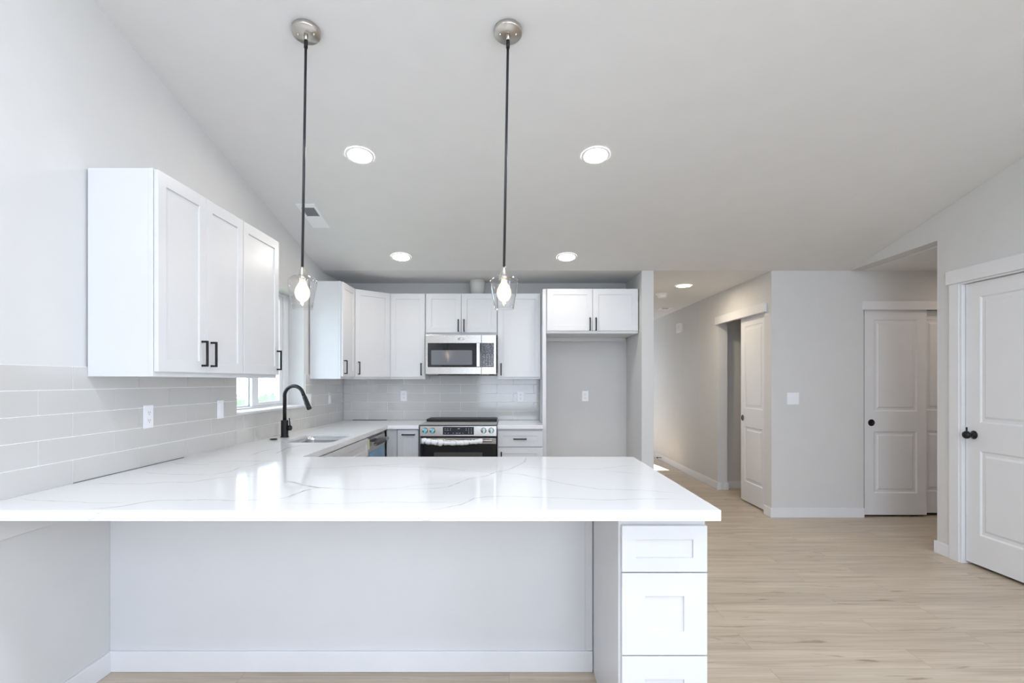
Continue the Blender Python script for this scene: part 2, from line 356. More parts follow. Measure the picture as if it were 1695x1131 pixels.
# unseen slab added to bounce skylight indoors; lawn and hedge seen through it
struct(MB().box(-2.0, 16, -16, -3.76, -.12, -.04).box(5.43, 16, -3.76, 6, -.12, -.04).build('bounce_slab', mat('pale_concrete', (.55, .54, .52, 1), .8)), 'unseen pale slab added behind and beside the house to bounce skylight indoors', 'bounce_slab')
struct(MB().box(-30, -2.04, -16, 30, -.30, -.25).build('ground', grass_m), 'green lawn outside the kitchen window', 'lawn')
hb = MB(); rnd = random.Random(3)
for k in range(60):
    cx, cy, cz, r = -9+rnd.uniform(-1.0, .6), rnd.uniform(8, 26), rnd.uniform(-.35, .55), rnd.uniform(.35, .75)
    prof = []
    V = []; Fc = []; n1, n2 = 7, 10
    for i in range(n1):
        for j in range(n2):
            th = PI*i/(n1-1); ph = 2*PI*j/n2; rr = r*(1+rnd.uniform(-.18, .18))
            V.append((cx+rr*math.sin(th)*math.cos(ph), cy+rr*math.sin(th)*math.sin(ph), cz+rr*math.cos(th)))
    for i in range(n1-1):
        for j in range(n2): Fc.append((i*n2+j, i*n2+(j+1) % n2, (i+1)*n2+(j+1) % n2, (i+1)*n2+j))
    hb.add(V, Fc)
tag(setorigin(hb.build('hedge', leaf_m, weld=False), (-9, 17, -.25)), 'pale green hedge seen blurred through the kitchen window', 'hedge')

# ------------------------------------------------------------------ tile backsplash
def tiles(m, u0, u1, z0, z1, fn, face, phases, TL=.406, TH=.0992):
    g = .0015; c = .0012; row = 0; z = .9145
    while z < z1-.004:
        zt = min(z+TH, z1, ); zb = max(z, z0)
        if zt-zb > .008:
            ph = phases[row % 2]; k = math.floor((u0-ph)/TL); u = ph+k*TL
            while u < u1:
                a, b = max(u, u0)+g, min(u+TL, u1)-g
                if b-a > .004:
                    x0, x1, y0, y1 = a, b, zb+g, zt-g
                    V = [fn(x0, y0, face[0]), fn(x1, y0, face[0]), fn(x1, y1, face[0]), fn(x0, y1, face[0]),
                         fn(x0+c, y0+c, face[1]), fn(x1-c, y0+c, face[1]), fn(x1-c, y1-c, face[1]), fn(x0+c, y1-c, face[1])]
                    m.add(V, [(4, 5, 6, 7), (0, 1, 5, 4), (1, 2, 6, 5), (2, 3, 7, 6), (3, 0, 4, 7)], 0)
                u += TL
        z += TH; row += 1
XT = XL+.009
m = MB()
for (y0, y1, z1) in ((1.80, 3.641, 1.41), (3.641, 4.874, 1.119), (4.874, 5.98, 1.41)):
    tiles(m, y0, y1, .9145, z1, YZ, (XL+.0055, XT), (2.276-.406*3, 2.109-.406*3))
    m.box(XL+.0008, XL+.0062, y0, y1, .9145, z1, 1)
m.box(XT, XT+.0012, 2.276, 3.05, .9143, .9168, 2)
bl = m.build('tile_backsplash', [tile_m, grout_m, slot_m], weld=False); setorigin(bl, (XL, 3.9, .9145))
tag(bl, 'greige glossy long-tile backsplash along the left wall and below the window', 'backsplash')
m = MB(); tiles(m, XT+.001, .334, .9145, 1.41, XZ, (YB-.0055, YB-.009), (-.363-.406*6, -.136-.406*6)); m.box(XT+.001, .334, YB-.0062, YB-.0008, .9145, 1.41, 1)
m.box(-1.74, -1.36, YB-.0105, YB-.009, .9143, .9185, 2)
bb = m.build('tile_backsplash', [tile_m, grout_m, dark_m], weld=False); setorigin(bb, (-.7, YB, .9145))
tag(bb, 'greige glossy tile backsplash on the back wall behind the range', 'backsplash')

# ------------------------------------------------------------------ cabinets (local: face at y=0 looking to -y, x to the right, z up)
def shaker(m, x0, x1, z0, z1, y0=-.0205, y1=-.0015, rail=.058, rec=.007):
    r = min(rail, (x1-x0)*.3, (z1-z0)*.33)
    m.grid([x0, x0+r, x1-r, x1], [z0, z0+r, z1-r, z1], [(x0+r, x1-r, z0+r, z1-r)], XZ, y0, y1)
    m.box(x0+r-.001, x1-r+.001, y0+rec, y1-.001, z0+r-.001, z1-r+.001)
def pull(parent, x, z, ln=.13, vertical=True, out=.032):
    m = MB(); t = .006; y0 = -.0205
    if vertical:
        m.box(x-t, x+t, y0-out, y0-out+.009, z, z+ln); m.box(x-t, x+t, y0-out+.008, y0, z, z+.010); m.box(x-t, x+t, y0-out+.008, y0, z+ln-.010, z+ln)
    else:
        m.box(x, x+ln, y0-out, y0-out+.009, z-t, z+t); m.box(x, x+.010, y0-out+.008, y0, z-t, z+t); m.box(x+ln-.010, x+ln, y0-out+.008, y0, z-t, z+t)
    return m.build('handle', black_m, parent, bevel=.0015, local=True, weld=False)
def cabinet(name, label, cat, loc, rz, w, d, h, fronts, frame=True, group=None, toe=0, hollow=False):
    t = thing(name, label, cat, loc, rz, group)
    b = MB()
    if hollow: b.box(.001, .017, .0195, d, toe, h).box(w-.017, w-.001, .0195, d, toe, h).box(.017, w-.017, d-.012, d, toe, h).box(.017, w-.017, .0195, d-.012, toe, toe+.016)
    else: b.box(0.001, w-.001, .0195, d, toe, h)
    if toe: b.box(.001, w-.001, .075, d, .001, toe+.001)
    b.build('body', cab_m, t, bevel=.001, local=True)
    MB().box(0, w, 0, .019, toe, h+.001).build('face_frame', cab_m, t, bevel=.0015, local=True)
    for kind, x0, x1, z0, z1, hd in fronts:
        m = MB(); shaker(m, x0, x1, z0, z1, rail=.05 if kind == 'drawer' else .058)
        o = m.build(kind, cab_m, t, bevel=.0015, local=True, weld=False)
        if hd:
            if hd[0] == 'v': pull(o, hd[1], hd[2])
            else: pull(o, hd[1], hd[2], vertical=False)
    return t
R90 = PI/2
UZ = 1.368; UH = .913
XF = -1.560      # face plane of the left upper cabinets
# left wall uppers: 30-inch double door cabinet then an 18-inch one
cabinet('upper_cabinet', 'white two-door shaker upper cabinet on the left wall, nearest the camera', 'cabinet', (XF, 2.352, UZ), R90, .762, -(XL-XF)-.0+0.0-.01, UH,
        [('door', .006, .379, .022, UH-.004, ('v', .379-.038, .052)), ('door', .383, .758, .022, UH-.004, ('v', .383+.040, .052))], group='white shaker upper cabinets')
cabinet('upper_cabinet', 'white single-door shaker upper cabinet on the left wall, just before the window', 'cabinet', (XF, 3.116, UZ), R90, .482, .285, UH,
        [('door', .004, .477, .022, UH-.004, ('v', .477-.030, .052))], group='white shaker upper cabinets')
cabinet('upper_cabinet', 'narrow white upper cabinet on the left wall between the window and the corner', 'cabinet', (XF, 4.972, UZ), R90, .400, .285, UH-.008,
        [('door', .006, .395, .022, UH-.012, ('v', .40-.36, .045))], group='white shaker upper cabinets')
# diagonal corner cabinet
t = thing('corner_cabinet', 'white corner upper cabinet with a diagonal shaker door and pull at its left edge', 'cabinet', (-1.56, 5.376, UZ), 0, 'white shaker upper cabinets')
A = (-1.56, 5.376); B = (-1.258, 5.678)
pts = [(XL+.01, 5.376), (A[0], A[1]), (B[0], B[1]), (-1.258, YB-.01), (XL+.01, YB-.01)]
MB().prism(pts, XY, UZ, UZ+UH-.008).build('body', cab_m, t, bevel=.0015)
L = math.hypot(B[0]-A[0], B[1]-A[1])
dm = MB(); shaker(dm, .012, L-.012, .022, UH-.012)
do = dm.build('door', cab_m, None, bevel=.0015, weld=False); do.parent = t; do.rotation_euler = (0, 0, PI/4); do.location = (0, 0, 0)
hm = MB(); x = .045; z = .045; hm.box(x-.005, x+.005, -.0525, -.0435, z, z+.13); hm.box(x-.005, x+.005, -.0445, -.0205, z, z+.01); hm.box(x-.005, x+.005, -.0445, -.0205, z+.12, z+.13)
ho = hm.build('handle', black_m, None, bevel=.0015, weld=False); ho.parent = do
# back wall uppers
YU = 5.68
cabinet('upper_cabinet', 'white single-door upper cabinet just left of the microwave', 'cabinet', (-1.256, YU, UZ), 0, .371, .30, UH-.008,
        [('door', .004, .367, .022, UH-.012, ('v', .367-.036, .038))], group='white shaker upper cabinets')
cabinet('upper_cabinet', 'short white two-door upper cabinet directly above the microwave', 'cabinet', (-.883, YU, 1.835), 0, .755, .30, UZ+UH-.008-1.835,
        [('door', .006, .376, .022, .434, ('v', .376-.028, .032)), ('door', .380, .750, .022, .434, ('v', .380+.028, .032))], group='white shaker upper cabinets')
cabinet('upper_cabinet', 'white single-door upper cabinet just right of the microwave', 'cabinet', (-.126, YU, UZ), 0, .460, .30, UH-.008,
        [('door', .006, .456, .022, UH-.012, ('v', .04, .038))], group='white shaker upper cabinets')
# refrigerator surround
YFR = 5.42
tag(setorigin(MB().box(.336, .372, YFR, YB-.011, .001, 2.278).build('fridge_panel', cab_m, bevel=.0015), (.354, 5.7, .001)),
    'tall white side panel left of the empty refrigerator space', 'panel')
t = cabinet('upper_cabinet', 'wide white two-door cabinet above the empty refrigerator space', 'cabinet', (.374, YFR, 1.828), 0, .926, .559, .450,
        [('door', .006, .461, .026, .446, ('v', .461-.026, .026)), ('door', .465, .920, .026, .446, ('v', .465+.030, .026))], group='white shaker upper cabinets')
MB().box(.385, 1.29, 5.955, 5.978, 1.790, 1.8275).build('mounting_rail', cab_m, t)

# base cabinets
XBF = -1.215
cabinet('sink_base_cabinet', 'white shaker sink base cabinet under the counter, its false drawer front beside the dishwasher', 'cabinet', (XBF, 3.643, .001), R90, .915, .60, .872,
        [('drawer', .006, .909, .715, .865, None), ('door', .006, .455, .125, .705, ('v', .42, .54)), ('door', .459, .909, .125, .705, ('v', .494, .54))], toe=.105, hollow=True, group='white shaker base cabinets')
cabinet('base_cabinet', 'white base cabinet on the left run near the peninsula, mostly hidden', 'cabinet', (XBF, 3.09, .001), R90, .55, .60, .872,
        [('drawer', .006, .544, .715, .865, ('h', .21, .79)), ('door', .006, .544, .125, .705, ('v', .50, .54))], toe=.105, group='white shaker base cabinets')
YBF = 5.318
cabinet('base_cabinet', 'narrow white base cabinet left of the range with a level black pull at its top', 'cabinet', (-1.105, YBF, .001), 0, .212, .62, .872,
        [('door', .004, .208, .125, .865, ('h', .048, .82))], toe=.105, group='white shaker base cabinets')
t = thing('corner_filler', 'blank white corner filler between the dishwasher and the narrow base cabinet', 'filler', (-1.16, YBF, .001))
MB().box(-1.213, -1.107, YBF+.001, YBF+.02, .106, .873).build('panel', cab_m, t, bevel=.001); MB().box(-1.213, -1.107, YBF+.075, YBF+.09, .001, .105).build('toe_kick', cab_m, t)
cabinet('base_cabinet', 'white base cabinet right of the range with a drawer above a door', 'cabinet', (-.118, YBF, .001), 0, .452, .62, .872,
        [('drawer', .006, .446, .700, .855, ('h', .158, .777)), ('door', .006, .446, .125, .690, ('v', .04, .52))], toe=.105, group='white shaker base cabinets')
# dishwasher
XD = -1.198
t = thing('dishwasher', 'stainless dishwasher with blue protective film and yellow tape left of the corner', 'dishwasher', (XD, 4.87, .001))
MB().box(-1.80, XD-.021, 4.566, 5.176, .02, .868).build('body', dark_m, t)
MB().box(XD-.03, XD-.004, 4.566, 5.176, .856, .873).build('control_strip', glassblk_m, t)
dd = MB().box(XD-.02, XD, 4.568, 5.174, .11, .853).build('door', steel_m, t, bevel=.003)
MB().box(XD+.0003, XD+.0012, 4.60, 5.170, .112, .735).box(XD+.0003, XD+.0012, 4.568, 4.578, .112, .72).build('film', blue_m, dd)
MB().box(XD+.0004, XD+.0016, 4.567, 4.600, .765, .852).build('tape', yellow_m, dd)
hh = MB().tube([(XD+.045, 4.63, .805), (XD+.045, 5.12, .805)], .011, 12).box(XD, XD+.05, 4.64, 4.665, .79, .82).box(XD, XD+.05, 5.09, 5.115, .79, .82).build('handle', steel_m, dd, weld=False)
MB().tube([(XD+.045, 4.63+.05*i, .805+.002*(i % 2)) for i in range(8)], [.016, .021, .019, .022, .020, .021, .02, .015], 12).build('foam_wrap', gfoam_m, hh)
MB().box(XD-.08, XD-.06, 4.57, 5.17, .0, .10).build('toe_kick', dark_m, t)

# ------------------------------------------------------------------ peninsula
XPR = .697
t = thing('drawer_base_cabinet', 'white three-drawer cabinet at the right end of the peninsula, facing the camera', 'cabinet', (.388, 1.915, .001), 0)
w_ = XPR-.388
MB().box(.001, w_-.001, .0195, .575, .105, .875).box(.001, w_-.001, .06, .575, .001, .106).build('body', cab_m, t, bevel=.001, local=True)
MB().box(0, w_, 0, .019, .105, .876).build('face_frame', cab_m, t, bevel=.0015, local=True)
for z0, z1 in ((.6745, .838), (.381, .6705), (.112, .377)):
    m = MB(); shaker(m, .009, w_+.001, z0-.001, z1-.001, rail=.082 if z1-z0 > .2 else .05)
    m.build('drawer', cab_m, t, bevel=.002, local=True, weld=False)
t = thing('peninsula_paneling', 'white panelled back of the peninsula under the overhanging countertop', 'panel', (-.74, 2.5, .001))
MB().box(XL+.001, .386, 2.497, 2.509, .001, .876).build('panel', cab_m, t)
MB().box(.352, .386, 2.491, 2.4965, .098, .876).build('stile', cab_m, t, bevel=.002)
MB().box(XL+.001, .386, 2.485, 2.4965, .001, .097).build('baseboard', trim_m, t, bevel=.002)
t = thing('peninsula_base_cabinet', 'white base cabinets forming the kitchen side of the peninsula', 'cabinet', (-.3, 2.515, .001))
MB().box(-1.19, .692, 2.512, 3.03, .105, .875).box(-1.19, .692, 2.512, 2.96, .001, .106).build('body', cab_m, t, bevel=.001)
for k in range(4):
    x0 = -1.17+k*.465; mm = MB(); shaker(mm, 0, .458, .12, .865)
    o = mm.build('door', cab_m, None, bevel=.0015, weld=False); o.parent = t; o.rotation_euler = (0, 0, PI); o.location = (x0+.458+.3, 3.03-2.515, -.001)
t = setorigin(MB().box(XL+.0005, XL+.019, 1.83, 2.484, .771, .8755).build('support_ledger', wall_m, bevel=.002), (XL, 2.1, .771))
tag(t, 'greige wooden ledger board on the left wall under the counter overhang', 'ledger')

# countertop with its veins
ZT0, ZT = .878, .914
SINK = (-1.625, -1.255, 3.79, 4.36)
m = MB()
m.grid([XL+.003, SINK[0], SINK[1], -1.187, -.886, .711], [1.805, 3.08, SINK[2], SINK[3], 5.266, YB-.012],
       [SINK, (-1.187, .711, 3.08, 5.266), (-.886, .711, 3.0, 6)], XY, ZT0, ZT)
for sx, sy in ((0, 2), (0, 3), (1, 2), (1, 3)):            # rounded corners of the sink cut-out
    cx, cy = SINK[sx], SINK[sy]; dx = 1 if sx == 0 else -1; dy = 1 if sy == 2 else -1; r = .05
    poly = [(cx, cy)]+[(cx+dx*(r-r*math.cos(a)), cy+dy*(r-r*math.sin(a))) for a in [PI/2*i/8 for i in range(9)]]
    m.prism(poly, XY, ZT0+.0005, ZT-.0003)
V6 = lambda L_: [(380+x*.4012, 740+y*.4012) for x, y in L_]
V7 = lambda L_: [(x*.3304, 740+y*.3304) for x, y in L_]
veins = [(V6([(1225, 42), (1215, 65), (1180, 80), (1150, 95), (1095, 105), (1060, 120), (985, 133), (940, 150), (900, 165), (850, 172), (770, 173), (700, 175)]), .008),
 (V6([(940, 150), (850, 152), (770, 158), (700, 170), (600, 176), (500, 176), (370, 168), (310, 160), (260, 145), (215, 142)]), .005),
 (V6([(1180, 82), (1290, 88), (1420, 90), (1510, 92), (1600, 82), (1680, 74)]), .005),
 (V6([(1095, 105), (1190, 112), (1270, 127), (1370, 150), (1450, 163), (1520, 175), (1695, 178), (1780, 185), (1860, 190)]), .006),
 (V6([(800, 262), (870, 255), (950, 240), (1010, 213), (1060, 205), (1160, 205), (1280, 208), (1400, 213), (1560, 220), (1695, 215), (1800, 214), (1890, 217)]), .006),
 (V6([(215, 232), (450, 236), (600, 227), (750, 230), (960, 228)]), .004),
 (V6([(0, 222), (120, 218), (220, 213), (260, 200), (310, 180), (370, 170)]), .004),
 (V6([(215, 90), (420, 87), (560, 78), (700, 72), (770, 65)]), .007),
 (V6([(560, 78), (720, 83), (840, 85), (970, 97), (1095, 105)]), .006),
 (V6([(1510, 92), (1560, 100), (1640, 107), (1740, 116)]), .005),
 (V7([(100, 258), (150, 267), (380, 275), (460, 282), (600, 280), (650, 275)]), .005),
 (V7([(430, 312), (520, 308), (620, 297), (700, 280), (790, 268), (880, 268), (1050, 265), (1180, 270), (1300, 268)]), .010),
 (V7([(450, 182), (600, 186), (720, 185), (830, 178), (950, 178), (1100, 155), (1230, 145), (1300, 155)]), .007),
 (V7([(700, 125), (760, 132), (880, 138), (1050, 140), (1150, 125), (1200, 105), (1270, 92), (1330, 75)]), .006),
 (V7([(850, 75), (900, 85), (980, 90), (1130, 85)]), .006), (V7([(1000, 82), (1150, 70), (1300, 72), (1440, 70)]), .008),
 (V7([(1420, 172), (1490, 180), (1540, 195), (1600, 205), (1695, 207)]), .006),
 (V7([(1415, 258), (1500, 228), (1560, 210), (1610, 202)]), .005), (V7([(1250, 45), (1320, 20), (1400, 5)]), .008),
 ([(455, 752), (475, 742), (500, 737), (520, 738)], .010), ([(495, 716), (520, 712), (540, 706), (560, 704)], .012)]
def ground(px, py, z): Y = F*(EYE-z)/(py-HY); return ((px-CX)*Y/F, Y)
vr = random.Random(11)
for pl, wd_ in veins:
    pts = [ground(px, py, ZT) for px, py in pl]; dense = []
    for (x0, y0), (x1, y1) in zip(pts, pts[1:]):
        n = max(2, int(math.hypot(x1-x0, y1-y0)/.02))
        for i in range(n): dense.append((x0+(x1-x0)*i/n, y0+(y1-y0)*i/n))
    dense.append(pts[-1]); V = []; Fc = []; n = len(dense)
    for i, (x, y) in enumerate(dense):
        x0, y0 = dense[max(i-1, 0)]; x1, y1 = dense[min(i+1, n-1)]; l = math.hypot(x1-x0, y1-y0) or 1
        nx, ny = -(y1-y0)/l, (x1-x0)/l; end = min(1, i/4, (n-1-i)/4)+.05
        ww = wd_*.66*end*vr.uniform(.35, 1.25); j = vr.uniform(-.003, .003)
        x = min(max(x, XL+.02), .70)
        V += [(x+nx*(ww+j), y+ny*(ww+j), ZT+.00025), (x-nx*(ww-j), y-ny*(ww-j), ZT+.00025)]
    for i in range(n-1): Fc.append((2*i, 2*i+1, 2*i+3, 2*i+2))
    m.add(V, Fc, 1)
def edgev(pl, wd_):      # a vein running down the front edge
    V = []
    for px, py in pl:
        x = (px-CX)*1.8045/F; z = EYE-(py-HY)*1.8045/F; z = min(max(z, ZT0+.002), ZT-.002)
        V += [(x-wd_, 1.8047, z+.0012), (x+wd_, 1.8047, z-.0012)]
    m.add(V, [(2*i, 2*i+1, 2*i+3, 2*i+2) for i in range(len(pl)-1)], 1)
edgev(V6([(805, 270), (828, 280), (800, 288), (772, 293), (800, 297), (828, 300), (820, 306), (795, 311)]), .002)
edgev(V7([(455, 326), (480, 334), (505, 331)]), .004); edgev(V7([(440, 367), (475, 359), (505, 361)]), .004)
ct = m.build('countertop', [quartz_m, vein_m], bevel=.0025, weld=False); setorigin(ct, (-.5, 2.5, ZT0))
tag(ct, 'white quartz countertop with grey veins covering the peninsula and the sink run', 'countertop')
m = MB().box(-.118, .334, 5.266, YB-.012, ZT0, ZT)
ct2 = m.build('countertop', quartz_m, bevel=.0025); setorigin(ct2, (.1, 5.6, ZT0)); tag(ct2, 'short white quartz countertop right of the range', 'countertop')
# dark caulk gap at the back corner
# sink
t = thing('sink', 'stainless undermount sink set into the counter below the window', 'sink', (-1.44, 4.075, .70))
m = MB(); r = .05; x0, x1, y0, y1 = SINK[0]-.004, SINK[1]+.004, SINK[2]-.004, SINK[3]+.004
def rrect(x0, x1, y0, y1, r, n=6):
    o = []
    for cx, cy, a0 in ((x1-r, y1-r, 0), (x0+r, y1-r, PI/2), (x0+r, y0+r, PI), (x1-r, y0+r, 1.5*PI)):
        for i in range(n+1): a = a0+PI/2*i/n; o.append((cx+r*math.cos(a), cy+r*math.sin(a)))
    return o
rings = [(x0-.012, x1+.012, y0-.012, y1+.012, .055, ZT0-.0006), (x0, x1, y0, y1, r, ZT0-.0006), (SINK[0]+.0008, SINK[1]-.0008, SINK[2]+.0008, SINK[3]-.0008, .0495, ZT0-.0003), (SINK[0]+.0008, SINK[1]-.0008, SINK[2]+.0008, SINK[3]-.0008, .0495, .8985), (SINK[0]+.0022, SINK[1]-.0022, SINK[2]+.0022, SINK[3]-.0022, .049, .8985), (SINK[0]+.0022, SINK[1]-.0022, SINK[2]+.0022, SINK[3]-.0022, .049, .87), (x0+.002, x1-.002, y0+.002, y1-.002, r, .72), (x0+.02, x1-.02, y0+.02, y1-.02, r, .70)]
V = []; n = 28
for a, b, c, d, rr, z in rings: V += [(x, y, z) for x, y in rrect(a, b, c, d, rr)]
Fc = [(i*n+k, i*n+(k+1) % n, (i+1)*n+(k+1) % n, (i+1)*n+k) for i in range(len(rings)-1) for k in range(n)]+[tuple(range((len(rings)-1)*n, len(rings)*n))]
sb = MB().add(V, Fc, 0, True).build('basin', sink_m, t)
MB().lathe([(0, .7035), (.035, .7035), (.042, .702), (.042, .7012)], (-1.44, 4.15, 0)).build('drain', nickel_m, t)
# faucet
FX, FY = -1.735, 4.153
t = thing('faucet', 'matte black gooseneck pull-down faucet behind the sink', 'faucet', (FX, FY, ZT))
MB().lathe([(0, 0), (.031, 0), (.031, .006), (.027, .010), (.027, .128), (.024, .132), (0, .132)], (FX, FY, ZT+.0005)).build('body', black_m, t)
pts = [(FX, FY, ZT+.131), (FX, FY, 1.22)]
R_ = .088; zc_ = 1.222
for i in range(1, 19):
    a = PI-(PI-.42)*i/18; pts.append((FX+R_+R_*math.cos(a), FY-.004*i, zc_+R_*math.sin(a)))
px_, py_, pz_ = pts[-1]; qx, qy, qz = pts[-2]; d = Vector((px_-qx, py_-qy, pz_-qz)).normalized()
pts.append((px_+d.x*.03, py_+d.y*.03, pz_+d.z*.03))
MB().tube(pts, .014, 20).build('spout', black_m, t)
e = Vector(pts[-1]); sp = MB().tube([e-d*.002, e+d*.012, e+d*.10, e+d*.112], [.0155, .0165, .0185, .0175], 20).build('spray_head', black_m, t)
MB().lathe([(0, 0), (.020, 0), (.020, .022), (.015, .028), (0, .028)], (FX+.026, FY, ZT+.072), (1, 0, 0)).tube([(FX+.043, FY, ZT+.075), (FX+.040, FY-.012, ZT+.15)], [.006, .004], 10).build('lever', black_m, t, weld=False)
b = MB().lathe([(0, 0), (.026, 0), (.026, .004), (.022, .008), (0, .009)], (-1.745, 3.98, ZT+.0006)).build('air_switch_button', black_m)
setorigin(b, (-1.745, 3.98, ZT)); tag(b, 'small round black button on the counter left of the faucet', 'button')

# ------------------------------------------------------------------ microwave
X0, X1, YM, Z0, Z1 = -.873, -.135, 5.592, 1.418, 1.830
t = thing('microwave', 'stainless over-the-range microwave with a crinkled film on its touch panel', 'microwave', (-.504, YM, Z0))
MB().box(X0+.004, X1-.002, YM+.025, YB-.012, Z0+.012, Z1).build('body', mat('grey_case', (.10, .10, .105, 1), .4), t, bevel=.002)
d_ = MB().box(X0, -.290, YM, YM+.024, Z0, Z1-.001).build('door', steel_m, t, bevel=.003)
g_ = MB().box(-.848, -.292, YM-.002, YM, 1.4925, 1.744).build('door_glass', glassblk_m, d_, bevel=.0006)
MB().prism(rrect(-.812, -.386, 1.516, 1.669, .008), XZ, YM-.0030, YM-.0022).build('window', mwin_m, d_)
MB().tube([(-.320, YM-.034, 1.505), (-.320, YM-.034, 1.735)], .0001, 4)
MB().box(-.338, -.302, YM-.038, YM-.024, 1.494, 1.744).box(-.33, -.31, YM-.025, YM, 1.50, 1.52).box(-.33, -.31, YM-.025, YM, 1.715, 1.735).build('handle', steel_m, d_, bevel=.004, weld=False)
bd = MB().lathe([(.0, 0), (.011, 0), (.013, -.001), (.013, -.002), (.009, -.0025), (0, -.0025)], (-.502, YM, 1.787), (0, 1, 0)).build('badge', nickel_m, d_)
MB().tube([(-.535+.001*i, YM-.0015, 1.785+.013*math.sin(i*1.9)) for i in range(66)], .0009, 5).build('badge_film', mat('clear_crinkle', (.78, .78, .80, 1), .2), d_, weld=False)
cp = MB().box(-.288, X1, YM, YM+.024, Z0, Z1-.001).build('control_panel', steel_m, t, bevel=.003)
MB().box(-.284, -.160, YM-.002, YM, 1.4925, 1.744).build('touch_screen', film_m, cp)
mm = MB()
for i in range(4):
    for j in range(6): mm.box(-.268+i*.028, -.258+i*.028, YM-.0028, YM-.0021, 1.512+j*.021, 1.516+j*.021)
mm.build('button_marks', ink_m, cp)
MB().box(X0+.03, X1-.03, YM+.05, YM+.30, Z0-.006, Z0+.011).build('grease_filter', dark_m, t)
for x in (-.80, -.26): MB().box(x-.05, x+.05, YM+.02, YM+.10, Z0-.004, Z0+.0115).build('work_light', mat('work_light_lens', (.45, .42, .36, 1), .3), t)

# ------------------------------------------------------------------ range
X0, X1, YR = -.882, -.124, 5.238
t = thing('range', 'stainless slide-in electric range between the base cabinets, its handle wrapped in white foam', 'range', (-.503, 5.6, 0))
MB().box(X0+.004, X1-.004, YR+.03, 5.95, .09, .905).build('body', steel_m, t, bevel=.002)
MB().box(X0, X1, YR+.012, 5.955, .9145, .9215).build('cooktop', cook_m, t, bevel=.002)
MB().box(X0+.002, X1-.002, YR+.004, YR+.016, .908, .921).build('cooktop_trim', mat('dark_trim', (.06, .06, .06, 1), .3), t, bevel=.001)
MB().box(X0+.012, X1-.006, 5.64, 5.93, .922, .950).build('vent_bar', black_m, t, bevel=.008)
cp = MB().prism([(YR, .81), (YR+.006, .914), (YR+.05, .914), (YR+.05, .81)], YZ, X0+.012, X1).build('control_panel', steel_m, t, bevel=.002)
dp = MB().box(-.647, -.345, YR-.001, YR+.004, .825, .901).build('display', disp_m, cp)
mm = MB(); rr = random.Random(5)
rows = [(.884, [-.625, -.600, -.572, -.50, -.492, -.484, -.42, -.395, -.370]), (.868, [-.625, -.606, -.594, -.572, -.42, -.395, -.370]), (.852, [-.395, -.370]), (.840, [-.625, -.595, -.545, -.515, -.505, -.488, -.478, -.452, -.395, -.370])]
for z, xs in rows:
    for x in xs: mm.box(x-.004, x+.004, YR-.0018, YR-.0012, z-.0014, z+.0014)
mm.build('display_marks', ink_m, dp)
for x, fm in ((-.820, cyan_m), (-.747, cyan_m), (-.250, paleblue_m), (-.176, paleblue_m)):
    k = MB().lathe([(.0, -.032), (.020, -.032), (.0245, -.028), (.026, -.008), (.028, -.004), (.028, .002)], (x, YR+.002, .866), (0, 1, 0), 28).build('knob', steel_m, cp)
    MB().box(x-.006, x+.006, YR-.034, YR-.0305, .843, .889).box(x-.004, x+.014, YR-.0325, YR-.0302, .848, .884).build('knob_film', fm, k)
MB().box(X0+.01, X1-.002, YR+.025, YR+.04, .79, .81).build('gap', dark_m, t)
dr = MB().box(X0+.012, X1-.004, YR+.006, YR+.03, .19, .733).build('oven_door', glassblk_m, t, bevel=.003)
MB().box(-.735, -.262, YR+.004, YR+.0058, .33, .652).build('oven_window', ovenwin_m, dr)
MB().box(X0+.010, X1-.004, YR+.004, YR+.03, .734, .792).build('door_rail', steel_m, dr, bevel=.003)
MB().box(X0+.012, X1-.004, YR+.006, YR+.03, .02, .182).build('storage_drawer', steel_m, t, bevel=.003)
hd = MB().tube([(-.83, YR-.045, .772), (-.17, YR-.045, .772)], .012, 14).box(-.835, -.81, YR-.05, YR+.004, .76, .784).box(-.19, -.165, YR-.05, YR+.004, .76, .784).build('handle', steel_m, dr, weld=False)
n = 60; pts = []; rad = []
for i in range(n):
    u = i/(n-1); pts.append((-.845+.58*u+.012*math.sin(i), YR-.045, .768-.018*math.sin(PI*u)+rr.uniform(-.0015, .0015)))
    rad.append(.022+rr.uniform(-.0035, .004)+(.008*abs(math.sin(i*.75)) if i < 20 else 0))
MB().tube(pts, rad, 14).build('foam_wrap', foam_m, hd)

# ------------------------------------------------------------------ duct, outlets, switches, detectors
o = MB().lathe([(.080, 2.2745), (.080, 2.4375)], (-.345, 5.83, 0), seg=40).lathe([(.0001, 2.2745), (.080, 2.2745)], (-.345, 5.83, 0), seg=40).lathe([(.083, 2.40), (.083, 2.425), (.080, 2.426)], (-.345, 5.83, 0), seg=40).build('vent_duct', pvc_m)
o.data.transform(Matrix.Translation((0, 0, .0185))) if False else None
setorigin(o, (-.345, 5.83, 2.2745)); tag(o, 'round white vent duct rising from the cabinet top to the ceiling above the microwave', 'duct')

